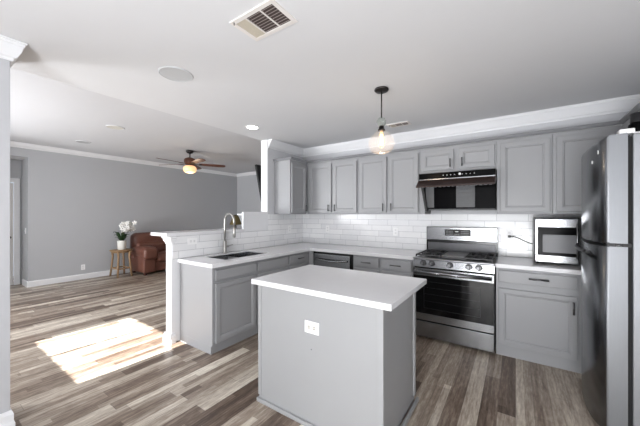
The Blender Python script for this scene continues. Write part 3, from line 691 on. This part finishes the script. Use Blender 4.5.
disc('recessed_light', 'unlit grey recessed disc in the living room ceiling, near the left wall', 'ceiling light', -6.67, 1.93, HL, .12, 'disc_grey', 'ceiling_paint', inner=.9)

# ------------------------------------------------------------ ceiling fan
t = thing('ceiling_fan', 'dark wood ceiling fan with glowing glass bowl in the living room', 'ceiling fan', (-5.70, 3.46, HL))
bm = bmesh.new(); lathe(bm, [(0, -.001), (.075, -.001), (.078, -.02), (.06, -.055), (.02, -.07), (0, -.07)]); obj('canopy', bm, 'bronze', t)
bm = bmesh.new(); tube(bm, [(0, 0, -.06), (0, 0, -.16)], .013, 10); obj('rod', bm, 'bronze', t)
bm = bmesh.new(); lathe(bm, [(0, -.15), (.05, -.155), (.10, -.175), (.115, -.20), (.115, -.26), (.09, -.295), (.07, -.305), (0, -.305)]); obj('motor', bm, 'walnut', t)
bm = bmesh.new(); lathe(bm, [(.06, -.320), (.10, -.335), (.128, -.365), (.132, -.41), (.115, -.45), (.07, -.475), (0, -.482)], n=30); obj('light_bowl', bm, 'warm_glass', t)
bm = bmesh.new(); lathe(bm, [(0, -.306), (.07, -.306), (.075, -.32), (.06, -.325), (0, -.325)]); obj('light_fitter', bm, 'bronze', t)
for a in (-84, -156, 132, 60, -12):
    R = Matrix.Rotation(math.radians(a), 4, 'Z') @ Matrix.Translation((0, 0, -.285)) @ Matrix.Rotation(math.radians(-11), 4, 'X')
    bm = bmesh.new(); out = [(.18, -.045), (.30, -.062), (.60, -.07), (.69, -.06), (.72, -.03), (.725, 0), (.72, .03), (.69, .06), (.60, .07), (.30, .062), (.18, .045)]
    prism(bm, out, 'z', -.004, .004); bmesh.ops.transform(bm, matrix=R, verts=bm.verts); b = obj('blade', bm, 'walnut', t)
    bm = bmesh.new(); box(bm, .09, -.018, -.012, .22, .018, -.004, bev=.003); box(bm, .19, -.035, -.010, .24, .035, -.0045, bev=.002)
    bmesh.ops.transform(bm, matrix=R, verts=bm.verts); obj('bracket', bm, 'bronze', b)
fl = bpy.data.lights.new('fan_bulb', 'POINT'); fl.energy = 8; fl.color = (1, .82, .62); fl.shadow_soft_size = .1
fo = bpy.data.objects.new('fan_bulb', fl); C.objects.link(fo); fo.location = (-5.7, 3.46, HL-.56)

# ------------------------------------------------------------ living room things
t = thing('television', 'thin black television tilted forward on the back of the kitchen wall', 'television', (-3.222, 3.15, 1.9))
R = Matrix.Rotation(math.radians(-13), 4, 'Y')
bm = bmesh.new(); box(bm, -.05, 0, -.30, -.015, 1.0, .30, bev=.004); bmesh.ops.transform(bm, matrix=Matrix.Translation((-.06, 0, 0)) @ R, verts=bm.verts); obj('case', bm, 'black_plastic', t)
bm = bmesh.new(); box(bm, -.052, .012, -.288, -.0503, .988, .288); bmesh.ops.transform(bm, matrix=Matrix.Translation((-.06, 0, 0)) @ R, verts=bm.verts); obj('screen', bm, 'lcd', t)
bobj('mount', 'black_plastic', t, (-.082, .4, -.1, -.0, .6, .1))

# brown leather loveseat
t = thing('leather_loveseat', 'brown leather loveseat with puffy rolled arms against the living room wall', 'sofa', (-7.72, 3.10, 0))
def puff(bm, x0, y0, z0, x1, y1, z1, b): 
    q = bmesh.new(); box(q, x0, y0, z0, x1, y1, z1, bev=b, seg=5)
    for f in q.faces: f.smooth = True
    join(bm, q)
bm = bmesh.new(); puff(bm, .10, .05, .06, .70, 1.70, .30, .03); obj('base', bm, 'leather', t)
for k in range(2):
    y0 = .0+k*.875
    bm = bmesh.new(); puff(bm, .01, y0, .30, .29, y0+.87, .955, .12); puff(bm, .14, y0+.04, .40, .36, y0+.83, .74, .10); obj('backrest', bm, 'leather', t)
for k in range(2):
    y0 = .32+k*.56
    bm = bmesh.new(); puff(bm, .24, y0, .27, .78, y0+.55, .49, .08); obj('seat_cushion', bm, 'leather', t)
for y0, s in ((.0, 1), (1.43, -1)):
    bm = bmesh.new(); puff(bm, .02, y0+.02, .05, .74, y0+.30, .52, .04); puff(bm, .05, y0-.015, .40, .79, y0+.34, .66, .12); puff(bm, .66, y0+.0, .36, .82, y0+.325, .625, .075)
    obj('arm', bm, 'leather', t)
for x in (.12, .68):
    for y in (.08, 1.5): bobj('foot', 'leather_dark', t, (x-.03, y-.03, 0, x+.03, y+.03, .055))

# side table and orchid
t = thing('side_table', 'small light brown rattan side table holding the white orchid', 'table', (-7.42, 2.835, 0))
bm = bmesh.new(); lathe(bm, [(0, .575), (.205, .575), (.212, .585), (.212, .597), (.20, .602), (0, .602)], n=30, sy=1.02); obj('tabletop', bm, 'rattan', t)
for a in (38, 142, 218, 322):
    c, s = math.cos(math.radians(a)), math.sin(math.radians(a))
    bm = bmesh.new(); tube(bm, [(.25*c, .23*s, 0), (.22*c, .20*s, .20), (.19*c, .175*s, .45), (.205*c, .19*s, .574)], [.020, .020, .021, .026], 10); obj('leg', bm, 'rattan', t)
bm = bmesh.new()
A = [(.212*math.cos(math.radians(a)), .195*math.sin(math.radians(a)), .185) for a in (38, 142, 218, 322)]
for i in range(4): tube(bm, [A[i], A[(i+1) % 4]], .014, 8)
obj('stretcher', bm, 'rattan', t)
bm = bmesh.new(); lathe(bm, [(.175, .54), (.185, .54), (.185, .574), (.175, .574)], n=24); obj('apron', bm, 'rattan', t)

t = thing('potted_orchid', 'white blooming orchid in a white ceramic pot on the side table', 'plant', (-7.42, 2.85, .6025))
bm = bmesh.new(); lathe(bm, [(0, 0), (.075, 0), (.082, .01), (.092, .19), (.094, .205), (.084, .205), (.080, .17), (0, .17)]); obj('pot', bm, 'ceramic', t)
bm = bmesh.new(); lathe(bm, [(0, .172), (.079, .172), (.079, .176), (0, .18)]); obj('soil', bm, 'soil', t)
for i in range(14):
    a = i*2*PI/14+.3; r = .11+.025*(i % 3); h = .09+.05*(i % 3); bm = bmesh.new(); n = 7; prev = None; cs = Vector((math.cos(a), math.sin(a), 0)); sd_ = Vector((-math.sin(a), math.cos(a), 0))
    for j in range(n+1):
        u = j/n; p = cs*(.02+r*u)+Vector((0, 0, .175+h*math.sin(u*PI*.62)*1.2)); wd = .034*math.sin(PI*min(1, u*.85+.12))**.7
        row = [bm.verts.new(p-sd_*wd+Vector((0, 0, .006))), bm.verts.new(p), bm.verts.new(p+sd_*wd+Vector((0, 0, .006)))]
        if prev:
            for k in range(2): bm.faces.new((prev[k], prev[k+1], row[k+1], row[k])).smooth = True
        prev = row
    o = obj('leaf', bm, 'leaf', t); md = o.modifiers.new('s', 'SOLIDIFY'); md.thickness = .004
tips = []
for (dx, dy, h) in ((.02, .0, .59), (.04, .06, .61), (.0, .13, .55), (-.03, .05, .57), (.05, -.03, .49), (.02, .10, .47), (.04, .03, .52)):
    pts = []
    for j in range(13):
        u = j/12; p = Vector((dx*u*2+.01, dy*u+.22*max(0, u-.45)**1.2*(1 if dy > -.05 else -1.2), .17+(h-.17)*math.sin(u*PI*.62)*1.0)); pts.append(p)
        if u > .42: tips.append(p)
    bm = bmesh.new(); tube(bm, pts, .004, 6); obj('stem', bm, 'stem', t)
def blossom():
    bm = bmesh.new()
    for k in range(5):
        a = k*2*PI/5; c = bm.verts.new((0, 0, 0)); l = []
        for j, (rr, da) in enumerate(((.022, -.5), (.040, -.38), (.046, 0), (.040, .38), (.022, .5))): l.append(bm.verts.new((.004+.004*(j == 2), rr*math.cos(a+da), rr*math.sin(a+da))))
        for p, q in zip(l, l[1:]): bm.faces.new((c, p, q)).smooth = True
    return bm
b0 = obj('blossom', blossom(), 'petal', t); md = b0.modifiers.new('s', 'SOLIDIFY'); md.thickness = .003
lab = 0
for i, p in enumerate(tips[:50]):
    b = b0 if i == 0 else b0.copy()
    if i: C.objects.link(b); b.parent = t
    b.location = p+Vector((random.uniform(-.02, .06), random.uniform(-.05, .06), random.uniform(-.05, .04)))
    b.rotation_euler = (random.uniform(0, 6), random.uniform(-.5, .5), random.uniform(-1.2, .5)); s = random.uniform(.9, 1.25); b.scale = (s, s, s)

# floor lamp whose shade shows behind the faucet
t = thing('floor_lamp', 'olive brown tapered lampshade seen through the faucet arc', 'lamp', (-5.9, 4.83, 0))
bm = bmesh.new(); lathe(bm, [(0, 0), (.14, 0), (.14, .02), (.02, .035), (0, .035)]); obj('base', bm, 'bronze', t)
bm = bmesh.new(); tube(bm, [(0, 0, .03), (0, 0, 1.30)], .012, 10); obj('pole', bm, 'bronze', t)
bm = bmesh.new(); lathe(bm, [(.155, 1.14), (.06, 1.37), (.056, 1.37), (.15, 1.14)], n=28); obj('lamp_shade', bm, 'lampshade', t)
bm = bmesh.new(); lathe(bm, [(0, 1.371), (.057, 1.371), (.057, 1.385), (.02, 1.395), (0, 1.395)]); obj('cap', bm, 'bronze', t)
